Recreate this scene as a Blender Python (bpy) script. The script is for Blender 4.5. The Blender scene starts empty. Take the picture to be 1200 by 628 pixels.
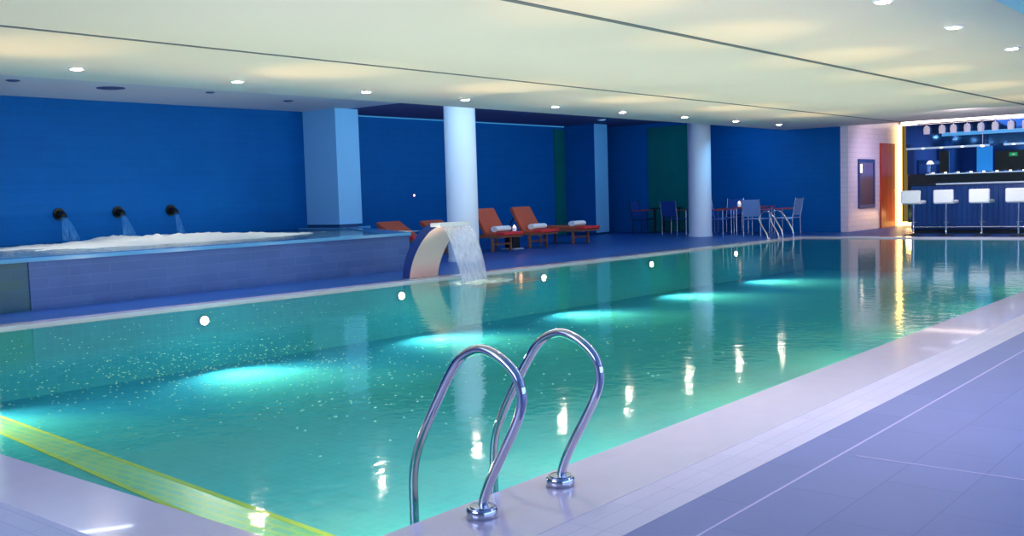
import bpy, bmesh, math, random
from mathutils import Vector, Matrix
random.seed(7)
PI = math.pi
S = bpy.context.scene
C = S.collection

# ------------------------------------------------------------------ colour management
S.view_settings.view_transform = 'Standard'
S.view_settings.look = 'None'
S.view_settings.exposure = 0.0
S.cycles.use_denoising = True
S.cycles.max_bounces = 8
S.cycles.transparent_max_bounces = 16
S.cycles.sample_clamp_indirect = 6.0
S.cycles.caustics_reflective = False
S.cycles.caustics_refractive = False

def srgb(r, g, b):
    def f(c):
        c /= 255.0
        return c / 12.92 if c <= .04045 else ((c + .055) / 1.055) ** 2.4
    return (f(r), f(g), f(b), 1.0)

# ------------------------------------------------------------------ materials
MATS = {}
def new_mat(name):
    m = bpy.data.materials.new(name); m.use_nodes = True
    return m, m.node_tree.nodes, m.node_tree.links

def pbr(name, col, rough=.5, metal=0., noise=0., nscale=20., spec=.5, bump=0., emit=None, estr=0., coat=0.):
    m, N, L = new_mat(name)
    b = N['Principled BSDF']
    b.inputs['Base Color'].default_value = col
    b.inputs['Roughness'].default_value = rough
    b.inputs['Metallic'].default_value = metal
    b.inputs['Specular IOR Level'].default_value = spec
    b.inputs['Coat Weight'].default_value = coat
    if emit:
        b.inputs['Emission Color'].default_value = emit
        b.inputs['Emission Strength'].default_value = estr
    if noise > 0 or bump > 0:
        g = N.new('ShaderNodeTexCoord'); n = N.new('ShaderNodeTexNoise')
        n.inputs['Scale'].default_value = nscale; n.inputs['Detail'].default_value = 4
        L.new(g.outputs['Object'], n.inputs['Vector'])
        if noise > 0:
            mx = N.new('ShaderNodeMix'); mx.data_type = 'RGBA'
            mx.inputs[6].default_value = tuple(c * (1 - noise) for c in col[:3]) + (1,)
            mx.inputs[7].default_value = tuple(min(1, c * (1 + noise)) for c in col[:3]) + (1,)
            L.new(n.outputs['Fac'], mx.inputs[0]); L.new(mx.outputs[2], b.inputs['Base Color'])
        if bump > 0:
            bp = N.new('ShaderNodeBump'); bp.inputs['Strength'].default_value = bump; bp.inputs['Distance'].default_value = .01
            L.new(n.outputs['Fac'], bp.inputs['Height']); L.new(bp.outputs['Normal'], b.inputs['Normal'])
    return m

def emis(name, col, s):
    m, N, L = new_mat(name)
    N.remove(N['Principled BSDF'])
    e = N.new('ShaderNodeEmission'); e.inputs[0].default_value = col; e.inputs[1].default_value = s
    L.new(e.outputs[0], N['Material Output'].inputs[0])
    return m

def tiles(name, c1, c2, mortar, w, h, rough=.4, mode='xy', msize=.004, offset=.5, bump=.2, ox=0., oy=0., spec=.5, var=1., coat=0.):
    """brick-pattern tiles laid out in metres of world space; mode xy = floor, wall = any upright face"""
    m, N, L = new_mat(name)
    b = N['Principled BSDF']; b.inputs['Roughness'].default_value = rough
    b.inputs['Specular IOR Level'].default_value = spec
    b.inputs['Coat Weight'].default_value = coat
    g = N.new('ShaderNodeNewGeometry'); sp = N.new('ShaderNodeSeparateXYZ'); L.new(g.outputs['Position'], sp.inputs[0])
    cb = N.new('ShaderNodeCombineXYZ')
    def off(sock, d):
        a = N.new('ShaderNodeMath'); a.operation = 'ADD'; a.inputs[1].default_value = d
        L.new(sock, a.inputs[0]); return a.outputs[0]
    if mode == 'xy':
        L.new(off(sp.outputs[0], ox), cb.inputs[0]); L.new(off(sp.outputs[1], oy), cb.inputs[1])
    elif mode == 'yx':
        L.new(off(sp.outputs[1], ox), cb.inputs[0]); L.new(off(sp.outputs[0], oy), cb.inputs[1])
    else:
        a = N.new('ShaderNodeMath'); a.operation = 'ADD'
        L.new(sp.outputs[0], a.inputs[0]); L.new(sp.outputs[1], a.inputs[1])
        L.new(off(a.outputs[0], ox), cb.inputs[0]); L.new(off(sp.outputs[2], oy), cb.inputs[1])
    br = N.new('ShaderNodeTexBrick')
    br.offset = offset; br.squash = 1.0
    br.inputs['Color1'].default_value = c1; br.inputs['Color2'].default_value = c2; br.inputs['Mortar'].default_value = mortar
    br.inputs['Scale'].default_value = 1.0; br.inputs['Mortar Size'].default_value = msize
    br.inputs['Mortar Smooth'].default_value = .2
    br.inputs['Brick Width'].default_value = w; br.inputs['Row Height'].default_value = h
    L.new(cb.outputs[0], br.inputs['Vector'])
    n = N.new('ShaderNodeTexNoise'); n.inputs['Scale'].default_value = 3.0; n.inputs['Detail'].default_value = 6
    L.new(g.outputs['Position'], n.inputs['Vector'])
    mr = N.new('ShaderNodeMapRange'); mr.inputs[3].default_value = 1 - .18 * var; mr.inputs[4].default_value = 1 + .18 * var
    L.new(n.outputs['Fac'], mr.inputs[0])
    mx = N.new('ShaderNodeVectorMath'); mx.operation = 'SCALE'
    L.new(br.outputs['Color'], mx.inputs[0]); L.new(mr.outputs[0], mx.inputs['Scale'])
    L.new(mx.outputs[0], b.inputs['Base Color'])
    if bump:
        bp = N.new('ShaderNodeBump'); bp.inputs['Strength'].default_value = bump; bp.inputs['Distance'].default_value = .004; bp.invert = True
        L.new(br.outputs['Fac'], bp.inputs['Height']); L.new(bp.outputs['Normal'], b.inputs['Normal'])
    return m

M = {}
M['wall_blue'] = tiles('blue wall tile', srgb(0, 92, 166), srgb(0, 90, 162), srgb(2, 97, 172), .9, .15, .5, 'wall', .006, .5, .1, var=.5, spec=.12)
M['jac_tile'] = tiles('violet blue pool surround tile', srgb(70, 106, 172), srgb(62, 98, 164), srgb(78, 114, 178), .55, .13, .4, 'wall', .005, .5, .15)
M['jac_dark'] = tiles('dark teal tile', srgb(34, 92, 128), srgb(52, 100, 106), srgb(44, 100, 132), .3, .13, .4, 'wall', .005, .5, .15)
M['white_tile'] = tiles('white wall tile', srgb(232, 214, 230), srgb(228, 210, 227), srgb(206, 190, 212), .3, .13, .35, 'wall', .006, .5, .2, var=.3)
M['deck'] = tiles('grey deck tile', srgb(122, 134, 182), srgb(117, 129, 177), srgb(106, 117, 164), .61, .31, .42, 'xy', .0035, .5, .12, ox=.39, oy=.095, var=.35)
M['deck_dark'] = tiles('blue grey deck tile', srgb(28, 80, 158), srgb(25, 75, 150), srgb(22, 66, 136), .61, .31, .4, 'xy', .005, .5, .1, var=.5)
M['strip'] = tiles('white strip tile', srgb(214, 210, 224), srgb(208, 205, 220), srgb(192, 190, 210), .3, .0865, .4, 'xy', .003, .0, .1, oy=0, var=.25)
M['strip_y'] = tiles('white strip tile across', srgb(190, 195, 222), srgb(182, 188, 218), srgb(166, 172, 205), .3, .0865, .4, 'yx', .003, .0, .1, var=.25)
M['coping'] = pbr('wet pale stone', srgb(206, 198, 218), .16, noise=.05, nscale=6, bump=.05, coat=.3)
M['grout'] = pbr('pale grout', srgb(196, 190, 216), .6)
M['basin'] = tiles('turquoise mosaic', srgb(62, 176, 191), srgb(56, 169, 185), srgb(66, 180, 195), .1, .1, .9, 'xy', .006, 0, 0, var=.5, spec=0)
M['basin_wall'] = tiles('turquoise mosaic wall', srgb(60, 172, 186), srgb(54, 165, 180), srgb(64, 176, 190), .1, .1, .9, 'wall', .006, 0, 0, var=.5, spec=0)
M['ceil'] = pbr('cream ceiling paint', srgb(240, 216, 212), .75, noise=.03, nscale=.6)
M['ceil_white'] = pbr('white ceiling paint', srgb(212, 212, 224), .7)
M['ceil_dark'] = pbr('violet speckled ceiling', srgb(78, 84, 138), .8, noise=.25, nscale=30)
M['ceil_blue'] = pbr('pale blue ceiling paint', srgb(180, 214, 236), .6)
M['seam'] = pbr('grey seam', srgb(96, 96, 108), .6)
M['column_blue'] = pbr('pale blue column paint', srgb(132, 194, 240), .5, noise=.02, nscale=3)
M['column'] = pbr('white column plaster', srgb(212, 226, 244), .5, noise=.02, nscale=3)
M['plinth'] = pbr('dark plinth', srgb(20, 60, 110), .4)
M['steel'] = pbr('polished steel', srgb(215, 215, 222), .08, 1.0)
M['brushed'] = pbr('brushed steel', srgb(240, 202, 202), .45, .35, noise=.06, nscale=40)
M['lip'] = pbr('pale steel lip', srgb(225, 232, 245), .3, .4)
M['chrome_dull'] = pbr('satin chrome', srgb(190, 198, 215), .25, 1.0)
M['bronze'] = pbr('dark bronze', srgb(52, 48, 44), .35, .8)
M['orange'] = pbr('terracotta cushion fabric', srgb(188, 82, 58), .85, noise=.08, nscale=25, bump=.1)
M['red'] = pbr('red cushion fabric', srgb(214, 50, 58), .85, noise=.06, nscale=25, bump=.1)
M['wood'] = pbr('lounger wood', srgb(140, 92, 72), .5, noise=.15, nscale=12)
M['arm_wood'] = pbr('reddish wood', srgb(165, 62, 62), .5, noise=.1, nscale=15)
M['towel'] = pbr('white towel', srgb(232, 236, 246), .95, noise=.05, nscale=60, bump=.3)
M['mesh_fabric'] = pbr('grey blue mesh fabric', srgb(120, 150, 205), .7, noise=.1, nscale=90)
M['mesh_blue'] = pbr('deep blue mesh fabric', srgb(34, 84, 170), .7, noise=.1, nscale=90)
M['dark_metal'] = pbr('dark metal', srgb(24, 40, 56), .4, .6)
M['table_top'] = pbr('table wood', srgb(150, 60, 66), .45, noise=.1, nscale=14)
M['white_leather'] = pbr('white leather', srgb(238, 236, 242), .4)
M['bar_blue'] = pbr('blue bar panel', srgb(14, 66, 140), .3, noise=.15, nscale=4)
M['bar_dark'] = pbr('dark bar panel', srgb(12, 34, 44), .25)
M['bar_top'] = pbr('pale bar edge', srgb(205, 218, 236), .3)
M['mirror'] = pbr('blue tinted mirror', srgb(40, 84, 150), .06, .9, noise=.2, nscale=1.2)
M['glow'] = emis('warm led', (1.0, .66, .20, 1), 5.0)
M['glow_w'] = emis('white led and reflection', (1.0, .82, .70, 1), 5.0)
M['lamp'] = emis('downlight lens', (1.0, .86, .66, 1), 170.0)
M['lamp_pool'] = emis('pool lamp lens', (1.0, .92, .55, 1), 14.0)
M['flame'] = emis('candle flame', (1.0, .55, .35, 1), 6.0)
M['dot'] = emis('shelf light', (1.0, .9, .75, 1), 4.0)
M['cyan_line'] = emis('cyan line', (.05, .30, .62, 1), .8)
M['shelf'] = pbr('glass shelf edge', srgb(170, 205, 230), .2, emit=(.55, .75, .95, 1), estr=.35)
M['column_reflection'] = pbr('bright blue reflection', srgb(20, 130, 205), .3, emit=(.01, .2, .55, 1), estr=.5)
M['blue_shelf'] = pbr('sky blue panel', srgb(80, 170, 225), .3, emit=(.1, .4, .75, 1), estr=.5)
M['green_glass'] = pbr('dark green glass', srgb(4, 104, 104), .35, noise=.25, nscale=1.5, spec=.3)
M['dark_green'] = pbr('black green cabinet', srgb(6, 26, 26), .2)
M['exit'] = emis('green sign reflection', (.02, .30, .10, 1), .9)
M['frame'] = pbr('dark blue frame', srgb(40, 66, 130), .4)
M['bronze_panel'] = pbr('bronze glass panel', srgb(128, 100, 112), .2, .3, noise=.15, nscale=2)
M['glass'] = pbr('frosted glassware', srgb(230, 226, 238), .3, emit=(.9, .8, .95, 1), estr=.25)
M['shade'] = pbr('white lampshade', srgb(240, 238, 230), .6, emit=(1, .9, .8, 1), estr=1.0)
M['white_plastic'] = pbr('white plastic', srgb(225, 228, 236), .4)
M['vent'] = pbr('vent grey', srgb(50, 70, 120), .5)

# wood door with vertical grain
def door_mat():
    m, N, L = new_mat('orange red door wood'); b = N['Principled BSDF']; b.inputs['Roughness'].default_value = .4
    g = N.new('ShaderNodeTexCoord'); mp = N.new('ShaderNodeMapping'); mp.inputs['Scale'].default_value = (14, 14, .8)
    n = N.new('ShaderNodeTexNoise'); n.inputs['Scale'].default_value = 1; n.inputs['Detail'].default_value = 5
    r = N.new('ShaderNodeValToRGB'); r.color_ramp.elements[0].position = .3; r.color_ramp.elements[1].position = .7
    r.color_ramp.elements[0].color = srgb(150, 44, 30); r.color_ramp.elements[1].color = srgb(205, 84, 52)
    L.new(g.outputs['Object'], mp.inputs[0]); L.new(mp.outputs[0], n.inputs['Vector']); L.new(n.outputs['Fac'], r.inputs[0]); L.new(r.outputs[0], b.inputs['Base Color'])
    return m
M['door'] = door_mat()

def water_mat(name, tint, bumps, rough=.012, ior=1.33):
    m, N, L = new_mat(name); N.remove(N['Principled BSDF'])
    t = N.new('ShaderNodeBsdfTransparent'); t.inputs[0].default_value = tint
    gl = N.new('ShaderNodeBsdfGlossy'); gl.inputs['Roughness'].default_value = rough
    fr = N.new('ShaderNodeFresnel'); fr.inputs[0].default_value = ior
    mx = N.new('ShaderNodeMixShader')
    g = N.new('ShaderNodeNewGeometry')
    prev = None
    for scale, stretch, strength, dist in bumps:
        mp = N.new('ShaderNodeMapping'); mp.inputs['Scale'].default_value = stretch
        n = N.new('ShaderNodeTexNoise'); n.inputs['Scale'].default_value = scale; n.inputs['Detail'].default_value = 2.5
        L.new(g.outputs['Position'], mp.inputs[0]); L.new(mp.outputs[0], n.inputs['Vector'])
        bp = N.new('ShaderNodeBump'); bp.inputs['Strength'].default_value = strength; bp.inputs['Distance'].default_value = dist
        L.new(n.outputs['Fac'], bp.inputs['Height'])
        if prev: L.new(prev.outputs[0], bp.inputs['Normal'])
        prev = bp
    L.new(prev.outputs[0], gl.inputs['Normal']); L.new(prev.outputs[0], fr.inputs['Normal'])
    L.new(fr.outputs[0], mx.inputs[0]); L.new(t.outputs[0], mx.inputs[1]); L.new(gl.outputs[0], mx.inputs[2])
    L.new(mx.outputs[0], N['Material Output'].inputs[0])
    return m
M['water'] = water_mat('pool water', (.83, .97, .98, 1), [(1.3, (1, 1, 1), .5, .008), (9, (1, 1, 1), .5, .0034)], .07)
M['water_jac'] = water_mat('spa water', (.7, .93, .97, 1), [(5, (1, 1, 1), .6, .02)], .05)

def sheet_mat(name, col, dens, vscale, streak=(26, 26, 1.2), emit=.0):
    m, N, L = new_mat(name); N.remove(N['Principled BSDF'])
    t = N.new('ShaderNodeBsdfTransparent')
    d = N.new('ShaderNodeBsdfPrincipled'); d.inputs['Base Color'].default_value = col; d.inputs['Roughness'].default_value = .35
    d.inputs['Emission Color'].default_value = col; d.inputs['Emission Strength'].default_value = emit
    g = N.new('ShaderNodeTexCoord'); mp = N.new('ShaderNodeMapping'); mp.inputs['Scale'].default_value = streak
    n = N.new('ShaderNodeTexNoise'); n.inputs['Scale'].default_value = vscale; n.inputs['Detail'].default_value = 4
    r = N.new('ShaderNodeMapRange'); r.inputs[1].default_value = .25; r.inputs[2].default_value = .75
    r.inputs[3].default_value = max(0, dens - .25); r.inputs[4].default_value = min(1, dens + .25)
    mx = N.new('ShaderNodeMixShader')
    L.new(g.outputs['Object'], mp.inputs[0]); L.new(mp.outputs[0], n.inputs['Vector']); L.new(n.outputs['Fac'], r.inputs[0])
    L.new(r.outputs[0], mx.inputs[0]); L.new(t.outputs[0], mx.inputs[1]); L.new(d.outputs[0], mx.inputs[2])
    L.new(mx.outputs[0], N['Material Output'].inputs[0])
    return m
M['fall'] = sheet_mat('falling water', srgb(205, 215, 245), .62, 1.0)
M['jet'] = sheet_mat('spray', srgb(110, 175, 230), .2, 1.0)
M['foam'] = pbr('white foam', srgb(246, 240, 226), .8, noise=.06, nscale=8, bump=.4)

# ------------------------------------------------------------------ mesh helpers
def bx(bm, x0, x1, y0, y1, z0, z1):
    v = [bm.verts.new((x, y, z)) for z in (z0, z1) for y in (y0, y1) for x in (x0, x1)]
    for f in ((0, 2, 3, 1), (4, 5, 7, 6), (0, 1, 5, 4), (1, 3, 7, 5), (3, 2, 6, 7), (2, 0, 4, 6)):
        bm.faces.new([v[i] for i in f])

def prism(bm, poly, z0, z1):
    lo = [bm.verts.new((x, y, z0)) for x, y in poly]; hi = [bm.verts.new((x, y, z1)) for x, y in poly]
    n = len(poly)
    bm.faces.new(hi); bm.faces.new(lo[::-1])
    for i in range(n):
        bm.faces.new((lo[i], lo[(i + 1) % n], hi[(i + 1) % n], hi[i]))

def tube(bm, pts, r, seg=12, cap=True):
    pts = [Vector(p) for p in pts]; rings = []
    t0 = (pts[1] - pts[0]).normalized()
    n = t0.orthogonal().normalized()
    for i, p in enumerate(pts):
        if i == 0: t = t0
        elif i == len(pts) - 1: t = (pts[i] - pts[i - 1]).normalized()
        else: t = ((pts[i + 1] - p).normalized() + (p - pts[i - 1]).normalized()).normalized()
        n = (n - t * n.dot(t)).normalized(); b = t.cross(n)
        rr = r[i] if isinstance(r, (list, tuple)) else r
        rings.append([bm.verts.new(p + (n * math.cos(2 * PI * k / seg) + b * math.sin(2 * PI * k / seg)) * rr) for k in range(seg)])
    for a, c in zip(rings, rings[1:]):
        for k in range(seg):
            bm.faces.new((a[k], a[(k + 1) % seg], c[(k + 1) % seg], c[k]))
    if cap:
        bm.faces.new(rings[0][::-1]); bm.faces.new(rings[-1])

def lathe(bm, prof, seg=32, c=(0, 0, 0)):
    rings = []
    for r, z in prof:
        rings.append([bm.verts.new((c[0] + r * math.cos(2 * PI * k / seg), c[1] + r * math.sin(2 * PI * k / seg), c[2] + z)) for k in range(seg)])
    for a, b in zip(rings, rings[1:]):
        for k in range(seg):
            bm.faces.new((a[k], a[(k + 1) % seg], b[(k + 1) % seg], b[k]))
    bm.faces.new(rings[0][::-1]); bm.faces.new(rings[-1])

def spline(pts, n=8):
    P = [Vector(p) for p in pts]; out = []
    for i in range(len(P) - 1):
        p0 = P[max(i - 1, 0)]; p1 = P[i]; p2 = P[i + 1]; p3 = P[min(i + 2, len(P) - 1)]
        for k in range(n):
            t = k / n
            out.append(.5 * ((2 * p1) + (p2 - p0) * t + (2 * p0 - 5 * p1 + 4 * p2 - p3) * t * t + (3 * p1 - p0 - 3 * p2 + p3) * t ** 3))
    out.append(P[-1]); return out

def obj(name, bm, mat, parent=None, smooth=False, bevel=0., seg=2, loc=None):
    bmesh.ops.recalc_face_normals(bm, faces=bm.faces[:])
    me = bpy.data.meshes.new(name); bm.to_mesh(me); bm.free()
    me.materials.append(M[mat] if isinstance(mat, str) else mat)
    o = bpy.data.objects.new(name, me); C.objects.link(o)
    if parent: o.parent = parent
    if loc: o.location = loc
    if bevel:
        b = o.modifiers.new('bevel', 'BEVEL'); b.width = bevel; b.segments = seg; b.limit_method = 'ANGLE'
    if smooth or bevel:
        for p in me.polygons: p.use_smooth = True
        if smooth: 
            try: me.set_sharp_from_angle(angle=math.radians(40))
            except Exception: pass
        elif bevel:
            try: me.set_sharp_from_angle(angle=math.radians(30))
            except Exception: pass
    return o

def tag(o, label, cat, group=None, kind=None):
    o['label'] = label; o['category'] = cat
    if group: o['group'] = group
    if kind: o['kind'] = kind
    return o

def thing(name, label, cat, loc=(0, 0, 0), rz=0, group=None):
    o = bpy.data.objects.new(name, None); C.objects.link(o)
    o.empty_display_size = .1
    o.location = loc; o.rotation_euler = (0, 0, rz)
    return tag(o, label, cat, group)

def struct(name, bm, mat, label=None, parent=None, **k):
    o = obj(name, bm, mat, parent, **k)
    if not parent: o['kind'] = 'structure'
    if label: o['label'] = label
    return o

def boxobj(name, dims, mat, parent=None, **k):
    bm = bmesh.new(); bx(bm, *dims); return obj(name, bm, mat, parent, **k)

def dup(root, loc, rz=None, label=None, group=None):
    r = root.copy(); C.objects.link(r); r.location = loc
    if rz is not None: r.rotation_euler = (0, 0, rz)
    if label: r['label'] = label
    if group: r['group'] = group
    for ch in list(root.children):
        c = ch.copy(); C.objects.link(c); c.parent = r
        for g in list(ch.children):
            d = g.copy(); C.objects.link(d); d.parent = c
    return r

# ------------------------------------------------------------------ layout constants
H = 2.76            # main ceiling
HA = 3.22           # aisle ceiling
XE = 25.9           # blue end wall
YW = 17.9           # blue back wall
PX0, PX1 = 2.23, 23.45
PY0 = 2.72
WZ = -.025          # water level
FZ = -.80           # basin floor
def YL(x): return 11.24 - .046 * (x - 4.8)      # outer line of the far coping
CW = .22
def YI(x): return YL(x) - CW

# ------------------------------------------------------------------ structure: floor, copings, basin
bm = bmesh.new()
bx(bm, -6, 32, -5, 1.99, -.3, 0)                              # deck on the camera's right
bx(bm, -6, 1.55, 1.99, 13.5, -.3, 0)                             # near deck
struct('floor', bm, 'deck', 'grey violet deck tiles beside the pool')
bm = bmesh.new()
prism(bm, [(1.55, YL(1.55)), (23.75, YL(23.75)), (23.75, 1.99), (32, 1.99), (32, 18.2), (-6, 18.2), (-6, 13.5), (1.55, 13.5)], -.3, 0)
struct('floor_rear', bm, 'deck_dark', 'dark blue tiled floor behind the pool')
bm = bmesh.new(); bx(bm, 1.55, 23.75, 1.99, 2.25, -.3, .001)
struct('trim_1', bm, 'strip', 'white tile strip along the pool side')
bm = bmesh.new(); bx(bm, 1.55, 1.85, 2.25, YL(1.85), -.3, .001)
struct('trim_2', bm, 'strip_y', 'white tile strip across the near pool end')
bm = bmesh.new()
prism(bm, [(1.85, 2.25), (23.75, 2.25), (23.75, PY0), (1.85, PY0)], -.07, .002)
prism(bm, [(1.85, PY0), (PX0, PY0), (PX0, YI(PX0)), (1.85, YI(PX0))], -.07, .002)
struct('trim_3', bm, 'coping', 'smooth wet pale coping on the near sides of the pool')
bm = bmesh.new()
prism(bm, [(1.85, YI(PX0)), (PX0, YI(PX0)), (PX1, YI(PX1)), (PX1, PY0), (23.75, PY0), (23.75, YL(23.75)), (1.85, YL(1.85))], -.05, .004)
struct('trim_4', bm, 'coping', 'pale coping along the far sides of the pool')
bm = bmesh.new(); bx(bm, 1.0, 23.75, 1.762, 1.774, -.01, .0015)
bx(bm, 4.505, 4.515, -4, 1.70, -.01, .0015)
struct('trim_5', bm, 'grout', 'pale grout lines in the deck')

bm = bmesh.new()
A = [(PX0, PY0), (PX1, PY0), (PX1, YI(PX1)), (PX0, YI(PX0))]
v = [bm.verts.new((x, y, FZ)) for x, y in A]; bm.faces.new(v)
pool_floor = struct('pool_floor', bm, 'basin', 'turquoise mosaic pool floor')
bm = bmesh.new()
for i in range(4):
    a, b = A[i], A[(i + 1) % 4]
    bm.faces.new([bm.verts.new(p) for p in ((a[0], a[1], FZ), (b[0], b[1], FZ), (b[0], b[1], -.052), (a[0], a[1], -.052))])
struct('wall_pool', bm, 'basin_wall', 'turquoise mosaic pool side')
# inner faces of the coping ring reach from -0.3 up, so the basin is closed

# yellow-green patterned band on the pool floor
def band_mat():
    m, N, L = new_mat('yellow green lane band'); b = N['Principled BSDF']; b.inputs['Roughness'].default_value = .5
    g = N.new('ShaderNodeNewGeometry'); sp = N.new('ShaderNodeSeparateXYZ'); L.new(g.outputs['Position'], sp.inputs[0])
    cb = N.new('ShaderNodeCombineXYZ'); L.new(sp.outputs[1], cb.inputs[0]); L.new(sp.outputs[0], cb.inputs[1])
    br = N.new('ShaderNodeTexBrick'); br.offset = .5
    br.inputs['Color1'].default_value = srgb(84, 186, 132); br.inputs['Color2'].default_value = srgb(56, 178, 156); br.inputs['Mortar'].default_value = srgb(120, 190, 104)
    br.inputs['Scale'].default_value = 1; br.inputs['Brick Width'].default_value = .24; br.inputs['Row Height'].default_value = .085; br.inputs['Mortar Size'].default_value = .016
    L.new(cb.outputs[0], br.inputs['Vector']); L.new(br.outputs['Color'], b.inputs['Base Color'])
    return m
M['band'] = band_mat()
M['band_edge'] = pbr('yellow band edge', srgb(160, 200, 84), .5, spec=0)
def lane_strip(name, mat, f0, f1, zt):
    # the band slants slightly across the floor: left line 3.98 -> 4.40, right line 3.70 -> 4.05
    bm = bmesh.new(); P = []
    for y in (PY0 + .02, 10.95):
        a = 3.42 + .106 * (y - 4.0); b = 3.86 + .081 * (y - 4.0)
        P.append((a + (b - a) * f0, y)); P.append((a + (b - a) * f1, y))
    prism(bm, [P[0], P[1], P[3], P[2]], FZ + .001, FZ + zt)
    obj(name, bm, mat, pool_floor)
lane_strip('lane_pattern', 'band', .12, .88, .005)
lane_strip('lane_border', 'band_edge', 0, .12, .006)
lane_strip('lane_border', 'band_edge', .88, 1, .006)

bm = bmesh.new(); bm.faces.new([bm.verts.new((x, y, WZ)) for x, y in A])
tag(obj('pool_water', bm, 'water'), 'rippled turquoise water filling the swimming pool', 'water', kind='stuff')

M['bubble'] = pbr('pale bubble', srgb(150, 216, 190), .6)  # light glints on the ripples, modelled as pale floating specks
bm = bmesh.new()
rr = random.Random(3)
cnt = 0
while cnt < 1300:
    x = rr.uniform(2.6, 8.5); y = rr.uniform(3.6, 10.4)
    d = math.exp(-((x - 4.5) / .95) ** 2 - ((y - 6.6) / 1.5) ** 2)
    if rr.random() > d + .06: continue
    q = rr.uniform(.003, .009); a = rr.uniform(.2, 1.4)
    c0, s0 = math.cos(a), math.sin(a)
    ring = []
    for k in range(6):
        u, v = q * 1.5 * math.cos(k * PI / 3), q * math.sin(k * PI / 3)
        ring.append(bm.verts.new((x + u * c0 - v * s0, y + u * s0 + v * c0, WZ + .001)))
    top = bm.verts.new((x, y, WZ + .001 + q * .5))
    for k in range(6): bm.faces.new((ring[k], ring[(k + 1) % 6], top))
    cnt += 1
tag(obj('water_glints', bm, 'bubble', smooth=True), 'scattered pale bubbles of light modelled as specks on the near left pool water', 'glints', kind='stuff')

# ------------------------------------------------------------------ structure: walls and ceilings
bm = bmesh.new(); bx(bm, -6, XE + .2, YW, YW + .2, 0, HA); struct('wall_rear', bm, 'wall_blue', 'blue tiled wall behind loungers and spa')
bm = bmesh.new(); bx(bm, XE, XE + .2, 10.15, YW, 0, HA); struct('wall_end', bm, 'wall_blue', 'blue tiled end wall')
bm = bmesh.new(); bx(bm, XE, 29.9, 9.95, 10.15, 0, 3.1); struct('wall_side', bm, 'white_tile', 'white tiled wall beside the bar')
bm = bmesh.new(); bx(bm, 29.9, 30.1, -5, 10.15, 0, 3.1); struct('wall_bar', bm, 'bar_dark', 'dark wall behind the bar')
bm = bmesh.new(); bx(bm, -6, XE, 2.27, 11.65, H, H + .5); struct('ceiling', bm, 'ceil', 'cream ceiling over the pool')
bm = bmesh.new(); bx(bm, -6, 14.9, 11.65, 18.1, HA, HA + .1); struct('ceiling_spa', bm, 'ceil_white', 'white ceiling over the spa')
bm = bmesh.new(); bx(bm, 14.9, XE + .2, 11.65, 18.1, HA, HA + .1); struct('ceiling_lounge', bm, 'ceil_dark', 'dark violet ceiling over the loungers')
bm = bmesh.new(); bx(bm, XE, 30.1, -5, 10.15, 3.0, 3.1); struct('ceiling_bar', bm, 'ceil_white', 'ceiling over the bar')
bm = bmesh.new(); bx(bm, -6, XE, -5, 2.27, H - .02, H + .5); struct('ceiling_side', bm, 'ceil_blue', 'pale blue ceiling over the deck')
for i, (y, w) in enumerate(((8.54, .035), (5.04, .05))):
    bm = bmesh.new(); bx(bm, -6, XE, y - w / 2 - .01, y + w / 2 + .01, H - .006, H + .01)
    struct('trim_%d' % (6 + i), bm, 'seam', 'dark seam in the ceiling')
bm = bmesh.new(); bx(bm, 15.4, 25.85, YW - .03, YW - .002, HA - .035, HA - .01)
struct('trim_8', bm, 'cyan_line', 'thin cyan line along the top of the blue wall')
# dark green glass panels in the blue walls
bm = bmesh.new(); bx(bm, 23.75, 24.25, YW - .03, YW + .01, .02, 3.12); struct('window_1', bm, 'green_glass', 'narrow dark green glass panel in the blue wall')
bm = bmesh.new(); bx(bm, XE - .03, XE + .01, 14.5, 16.0, .02, 3.1); struct('window_2', bm, 'green_glass', 'dark green glass panel behind the dark table')

# ------------------------------------------------------------------ columns
def round_column(x, y, label):
    t = thing('round_column', label, 'column', (x, y, 0), 0, 'round columns')
    t['kind'] = 'structure'
    bm = bmesh.new(); lathe(bm, [(.30, .0), (.30, HA)], 48); obj('shaft', bm, 'column', t, smooth=True)
    bm = bmesh.new(); lathe(bm, [(.315, 0), (.315, .06), (.302, .065)], 48); obj('base_ring', bm, 'column', t, smooth=True)
round_column(14.3, 13.0, 'white round column standing behind the curved waterfall fountain')
round_column(23.55, 13.0, 'white round column standing in front of the tables')
round_column(4.82, 12.1, 'white round column beside the near corner of the raised spa')
def square_column(x, z0, label):
    t = thing('square_column', label, 'column', (x, 16.8, z0), 0, 'square columns')
    t['kind'] = 'structure'
    boxobj('shaft', (0, .66, 0, 1.09, .06, HA - z0), 'column_blue', t)
    if z0 == 0: boxobj('blue_face', (-.02, 0, .01, 1.08, .06, HA - z0), 'wall_blue', t)  # thin panel in the wall's blue over one face
    boxobj('plinth', (.01, .65, .01, 1.08, 0, .06), 'plinth', t)
square_column(14.5, .65, 'white square column standing on the raised spa ledge')
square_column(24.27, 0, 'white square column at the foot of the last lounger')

# ------------------------------------------------------------------ raised spa (jacuzzi)
SZ = .65
SP = [(5.74, 12.45), (12.3, 12.45), (14.75, 16.6), (15.25, 16.7), (15.25, YW - .005), (-2, YW - .005), (-2, 12.47), (5.74, 12.47)]
INS = [(-1.6, 13.3), (5.9, 13.3), (6.2, 12.85), (12.0, 12.85), (14.25, 16.3), (14.25, YW - .001), (-1.6, YW - .001)]
t = thing('raised_spa', 'raised spa pool with violet blue tiled sides and overflow ledge', 'spa pool', (5.74, 12.45, 0))
def loc(poly): return [(x - 5.74, y - 12.45) for x, y in poly]
bm = bmesh.new()
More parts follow.
